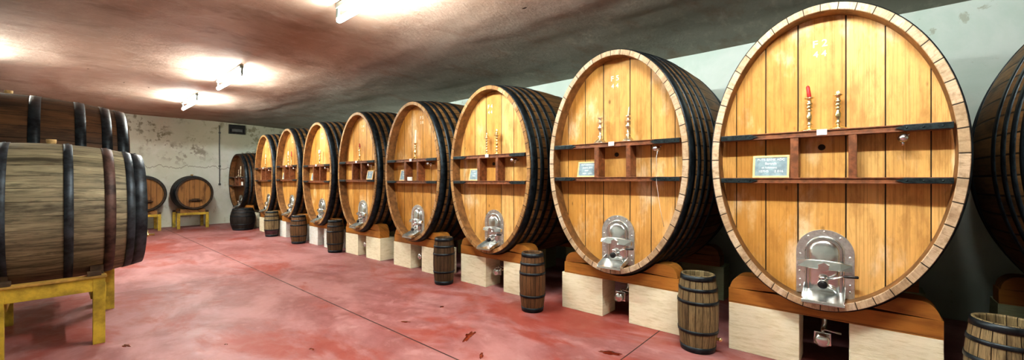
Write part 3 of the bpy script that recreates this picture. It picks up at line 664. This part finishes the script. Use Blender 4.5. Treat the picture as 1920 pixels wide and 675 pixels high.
# ------------------------------------------------------------------ casks lying on yellow stands, left and far
def barrel(name, loc, rz, half, rm, re, stave, head, hoops, hoopm, lab, grp, zsq=1., n=30, headrec=.05, chime=None, tap=None, bung=None, hoop_alt=None):
    """axis along local y, front head at +y"""
    r = empty(name, loc, rz); NSB = 72
    rad = lambda t: re + (rm - re) * (1 - (t / half) ** 2)
    ring = lambda q, t: [(q * math.cos(2 * PI * j / NSB), t, q * zsq * math.sin(2 * PI * j / NSB)) for j in range(NSB)]
    ys = [-half + 2 * half * i / 24 for i in range(25)]
    mb = MB(); mb.loft([ring(rad(y), y) for y in ys], True, lambda i, j: (j / NSB * n, ys[i]))
    mb.loft([ring(re, half), ring(re - .045, half), ring(re - .05, half - headrec - .01)], True, lambda i, j: (j / NSB * n, i * .05), False)
    mb.loft([ring(re, -half), ring(re - .045, -half), ring(re - .05, -half + headrec), ring(.01, -half + headrec)], True, lambda i, j: (j / NSB * n, i * .05), False)
    mb.build('stave_body', stave, r)
    mb = MB(); R = re - .046; pts = ring(R, half - headrec)
    xs = [-R + 2 * R * i / 40 for i in range(41)]
    cols = [(mb.bm.verts.new((x, half - headrec, -zsq * math.sqrt(max(0, R * R - x * x)))), mb.bm.verts.new((x, half - headrec, zsq * math.sqrt(max(0, R * R - x * x))))) for x in xs]
    for i in range(40):
        l, q = cols[i], cols[i + 1]; u0, u1 = xs[i] / .13 + 10, xs[i + 1] / .13 + 10
        mb.face((l[1], q[1], q[0], l[0]), [(u0, l[1].co.z), (u1, q[1].co.z), (u1, q[0].co.z), (u0, l[0].co.z)])
    mb.build('head', head, r, fix=False)
    for i, (y, w) in enumerate(hoops):
        mb = MB(); o = .006; y0, y1 = y - w / 2, y + w / 2
        mb.loft([ring(rad(max(-half, y0)) - .004, y0), ring(rad(y0) + o, y0), ring(rad(y) + o, y), ring(rad(y1) + o, y1), ring(rad(y1) - .004, y1)], True, None)
        # riveted overlap on top
        for dx in (-.03, .03): mb.lathe([(.012, 0), (.01, .006), (0, .008)], axis_mat((dx, y, zsq * rad(y) + o - .001), (0, 0, 1)), 8)
        mb.build('hoop', hoopm if not hoop_alt or i not in hoop_alt else hoop_alt[i], r)
    if bung:
        mb = MB(); mb.lathe([(.028, -.02), (.035, .02), (.036, .045), (0, .046)], axis_mat((0, bung, zsq * rm - .004), (0, 0, 1)), 14); mb.build('bung', 'cork', r)
    if tap:
        tx, tz, m = tap; mb = MB(); y0 = half - headrec
        mb.lathe([(.03, 0), (.03, .012), (.016, .016), (.016, .10), (.024, .103), (.024, .12), (.014, .124), (.014, .17), (0, .17)], axis_mat((tx, y0, tz), (0, 1, 0)), 12)
        if m == 'dark_wood':
            mb.box(tx - .10, tx + .10, y0 - .002, y0 + .02, tz - .05, tz + .05, .006); mb.tube([(tx - .15, y0 + .06, tz), (tx + .17, y0 + .06, tz + .01)], [.018, .026], 10)
        mb.tube([(tx, y0 + .11, tz), (tx, y0 + .11, tz + .05)], .01); mb.tube([(tx - .04, y0 + .11, tz + .05), (tx + .04, y0 + .11, tz + .05)], .008)
        mb.build('tap', m, r)
    return tag(r, lab, 'barrel', grp)
M['hoop_rust'] = plain('rusty black iron hoop', (.075, .042, .034), .6, .3, 9, .75, .4)
barrel('barrel', (-5.95, -.06, 1.19), 0, .665, .665, .575, 'grey_stave', 'cask_head', [(-.615, .1), (-.50, .06), (-.255, .075), (.135, .06), (.40, .075), (.545, .06), (.62, .09)], 'hoop_blue',
       'weathered grey barrel with black hoops on the left, lying on a yellow stand', 'big lying barrels on the left', n=34, tap=(.0, -.30, 'brass'), bung=.03, hoop_alt={4: 'hoop_rust'})
barrel('barrel', (-7.60, -.33, 1.66), 0, .94, .86, .75, 'brown_stave', 'cask_head', [(-.88, .1), (-.74, .08), (-.5, .09), (-.21 + .0, .09) if False else (-.2, .09), (.17, .09), (.52, .09), (.74, .09), (.88, .1)], 'hoop',
       'bigger dark brown barrel behind the weathered grey barrel on the left', 'big lying barrels on the left', n=36, bung=-.04)
def stand(loc, wx, wy, zt, lg, lab, grp, rail=.12, far=None):
    """legs at +-wx, +-wy; rails along both directions"""
    r = empty('barrel_stand', loc)
    w0 = wy
    for sx in (-1, 1):
        dy, wy = far if far and sx < 0 else (0., w0)
        for sy in (-1, 1):
            mb = MB(); mb.box(sx * wx - lg / 2, sx * wx + lg / 2, dy + sy * wy - lg / 2, dy + sy * wy + lg / 2, 0, zt - .0, .004, 2); mb.build('leg', 'yellow', r)
        mb = MB(); mb.box(sx * wx - lg / 2 + .004, sx * wx + lg / 2 - .004, dy - wy + lg / 2 - .002, dy + wy - lg / 2 + .002, zt - rail, zt - .001, .004, 1); mb.build('rail', 'yellow', r)
    return r
s = stand((-5.95, -.03, 0), .66, .29, .605, .08, '', '', far=(.07, .37))
tag(s, 'yellow painted stand carrying the weathered grey barrel on the left', 'stand')
for sy in (-1, 1):
    mb = MB(); mb.box(-.612, .612, sy * .29 - .05, sy * .29 + .05, .40, .5335, .004); mb.build('cross_rail', 'yellow', s)
    for sx in (-1, 1):
        pts = []
        for t in range(7):
            x = .20 + .2 * t / 6; rr = .575 + .09 * (1 - ((.29 if sy > 0 else -.23) / .665) ** 2); pts.append((sx * x, 1.19 - math.sqrt(rr * rr - x * x) - .002))
        pts += [(sx * .40, .534), (sx * .20, .534)]
        mb = MB(); mb.prism(pts, sy * .29 - .045, sy * .29 + .045); mb.build('wedge', 'dark_wood', s)
for sx in (-1, 1):
    mb = MB(); mb.box(sx * .66 - .052, sx * .66 + .052, -.34, .34 if sx > 0 else .48, .6055, .625, .003, 1); mb.build('top_board', 'yellow_edge', s)
    for sy in (-1, 1):
        mb = MB(); mb.box(sx * .66 - .045, sx * .66 + .045, sy * .26 - .045, sy * .26 + .045, .6255, .66, .006); mb.build('wedge', 'dark_wood', s)
s = stand((-7.60, -.33, 0), .62, .69, .80, .11, '', '')
tag(s, 'shaded yellow stand under the bigger dark brown barrel on the left', 'stand')
for sy in (-1, 1):
    mb = MB(); mb.box(-.566, .566, sy * .69 - .05, sy * .69 + .05, .66, .85, .004); mb.build('cross_rail', 'yellow', s)
# far casks, heads facing the camera (+x): local y -> +x
fh = [(-.37, .09), (-.2, .05), (.2, .05), (.29, .05), (.37, .09)]
for yy, lab in ((2.85, 'dark rimmed barrel by the far wall, brown head fully visible'), (1.70, 'dark barrel by the far wall, half hidden behind the weathered grey barrel')):
    barrel('barrel', (-16.02, yy, 1.085), -PI / 2, .42, .52, .465, 'stave_black', 'cask_head', fh, 'hoop', lab, 'barrels standing by the far wall', zsq=1.06, n=28, tap=(-.02, -.22, 'dark_wood'), bung=-.02)
    s = stand((-16.0, yy - .04, 0), .35, .355, .485, .075, '', '', .07)
    tag(s, 'yellow stand under the ' + ('fully visible' if yy > 2 else 'half hidden') + ' barrel by the far wall', 'stand', 'yellow stands by the far wall')
    for sx in (-1, 1):
        x_ = sx * .30
        t_ = x_ + .02; rr = .465 + .055 * (1 - (t_ / .42) ** 2)
        top = [(q, 1.085 - 1.06 * math.sqrt(rr * rr - (q + -.04) ** 2) - .004) for q in [(-.31 + .62 * i / 16) for i in range(17)]]
        mb = MB()
        P = [(q, min(z, .60)) for q, z in top]
        poly = [(-.315, .47)] + P + [(.315, .47)]
        Aq = [(x_ - .03, a_, b_) for a_, b_ in poly]; Bq = [(x_ + .03, a_, b_) for a_, b_ in poly]
        mb.loft([Aq, Bq], True, None, False, True, True); mb.build('saddle', 'cask_head', s)
    for sx in (-1, 1):
        for sy in (-1, 1):
            mb = MB(); mb.box(sx * .35 - .034, sx * .35 + .034, sy * .355 - .034, sy * .355 + .034, .4855, .545, .004); mb.build('wedge', 'dark_wood', s)

# ------------------------------------------------------------------ lights
def tube_light(x, y, lab, ln=1.55):
    zt = min(ceil_z(x + q * ln / 20, y + p * .03) for q in range(-11, 12) for p in (-1, 0, 1)); g = zt - 3.32
    r = empty('fluorescent_light', (x, y, zt - .001))
    mb = MB(); mb.box(-ln / 2, ln / 2, -.03, .03, -.05, .0, .006); mb.box(-ln / 2 - .02, -ln / 2 + .03, -.012, .012, -g - .02, -.04, .004); mb.box(ln / 2 - .03, ln / 2 + .02, -.012, .012, -g - .02, -.04, .004)
    mb.build('housing', 'batten', r)
    mb = MB(); mb.lathe([(0, 0), (.026, 0), (.032, .01), (.032, ln - .05), (.026, ln - .04), (0, ln - .04)], axis_mat((-ln / 2 + .02, 0, -g), (1, 0, 0)), 16); mb.build('tube', 'tube', r)
    mb = MB(); mb.tube([(-ln / 2 + .05, .03, -.02), (-ln / 2 + .05, .12, -.035), (-ln / 2 + .08, .2, -.03)], .008, 6); mb.build('cable', 'pipe', r)
    return tag(r, lab, 'light', 'fluorescent ceiling lights')
tube_light(-3.72, 2.12, 'nearest fluorescent tube light on the ceiling, cut off by the top edge')
tube_light(-8.85, 2.12, 'middle fluorescent tube light on the ceiling')
tube_light(-12.3, 2.14, 'farthest fluorescent tube light on the ceiling, near the far wall')
tube_light(-.35, 2.12, 'fluorescent tube light above the photographer')
tube_light(-9.6, -1.05, 'fluorescent tube light over the left barrels')

# ------------------------------------------------------------------ far wall fittings
r = empty('vent_box', (XF, 4.2, 3.12))
mb = MB(); 
for b in ((0, .09, -.24, .24, 0, .03), (0, .09, -.24, .24, .29, .32), (0, .09, -.24, -.21, .03, .29), (0, .09, .21, .24, .03, .29)): mb.box(*b, .004)
mb.build('frame', 'vent', r)
mb = MB(); mb.box(.0, .02, -.21, .21, .03, .29)
for i in range(4): mb.box(.02, .075, -.21, .21, .05 + i * .06, .058 + i * .06)
mb.build('louvre', 'vent', r); mb = MB(); mb.box(.02, .085, -.15, .16, .07, .17, .006); mb.build('cover', 'pipe', r)
tag(r, 'dark square vent box high on the far wall', 'vent')
mb = MB(); mb.tube([(XF + .02, 3.70, 1.32), (XF + .02, 3.70, 1.9), (XF + .02, 3.69, 2.6), (XF + .02, 3.70, 3.38)], .014, 8)
for z in (1.33, 1.95, 3.1): mb.box(XF, XF + .045, 3.67, 3.73, z, z + .05, .004)
tag(mb.build('conduit', 'pipe'), 'thin grey vertical conduit on the far wall', 'conduit')

# ------------------------------------------------------------------ wine puddles on the floor
def puddle(x, y, sx, sy, rz, lab, seed):
    mb = MB(); n = 40; rnd = random.Random(seed); vs = []
    for j in range(n):
        a = 2 * PI * j / n; d = 1 + .75 * noise.noise((math.cos(a) * 1.6 + seed * 3.1, math.sin(a) * 1.6, seed * 1.7)) + .25 * noise.noise((math.cos(a) * 5, math.sin(a) * 5, seed * 2.))
        p = Vector((math.cos(a) * sx * d, math.sin(a) * sy * d, .0012)); p.rotate(Matrix.Rotation(rz, 3, 'Z')); vs.append(p)
    mb.loft([vs, [v * .9 + Vector((0, 0, .0012)) for v in vs], [v * .02 + Vector((0, 0, .0015)) for v in vs]], True, None, True, False, False)
    return tag(mb.build('wine_puddle', 'puddle', None, (x, y, 0)), lab, 'puddle', 'wine drips on the floor')
puddle(-2.83, 2.61, .035, .13, .55, 'largest streaked dark red wine puddle on the open floor', 1)
puddle(-2.43, 2.38, .018, .07, .6, 'short wine streak at the bottom edge of the floor', 2)
puddle(-1.63, 3.16, .09, .035, .3, 'wine puddle in front of the second cask from the right', 3)
puddle(-3.62, 2.43, .05, .018, .4, 'small wine splash on the open floor', 4)
puddle(-3.72, 3.0, .022, .03, .2, 'single wine drop right of the floor joint', 5)
puddle(-5.0, .42, .05, .025, .2, 'dark spill in the shadow beside the yellow stand leg', 6)
puddle(-4.35, 1.02, .02, .012, .3, 'small dark drop nearest the yellow stand leg', 8)
puddle(-3.66, 1.49, .03, .012, .3, 'dark drop near the bottom edge of the floor, left of the floor joint', 9)

# ------------------------------------------------------------------ camera, world, look
f = 746.6; th = math.atan((1612 - 960) / f)
cam = bpy.data.cameras.new('camera'); co = bpy.data.objects.new('camera', cam); COL.objects.link(co)
co.location = (0, 0, 1.5); co.rotation_euler = (PI / 2, 0, th)
cam.sensor_fit = 'HORIZONTAL'; cam.sensor_width = 36; cam.lens = f / 1920 * 36; cam.clip_start = .05
scene.camera = co
w = bpy.data.worlds.new('world'); scene.world = w; w.use_nodes = True
w.node_tree.nodes['Background'].inputs[0].default_value = (.5, .52, .5, 1); w.node_tree.nodes['Background'].inputs[1].default_value = .05
vs = scene.view_settings
vs.view_transform = 'Standard'; vs.look = 'Medium High Contrast'; vs.exposure = 2.48; vs.gamma = 1.
scene.cycles.use_denoising = True
scene.cycles.max_bounces = 10; scene.cycles.diffuse_bounces = 6
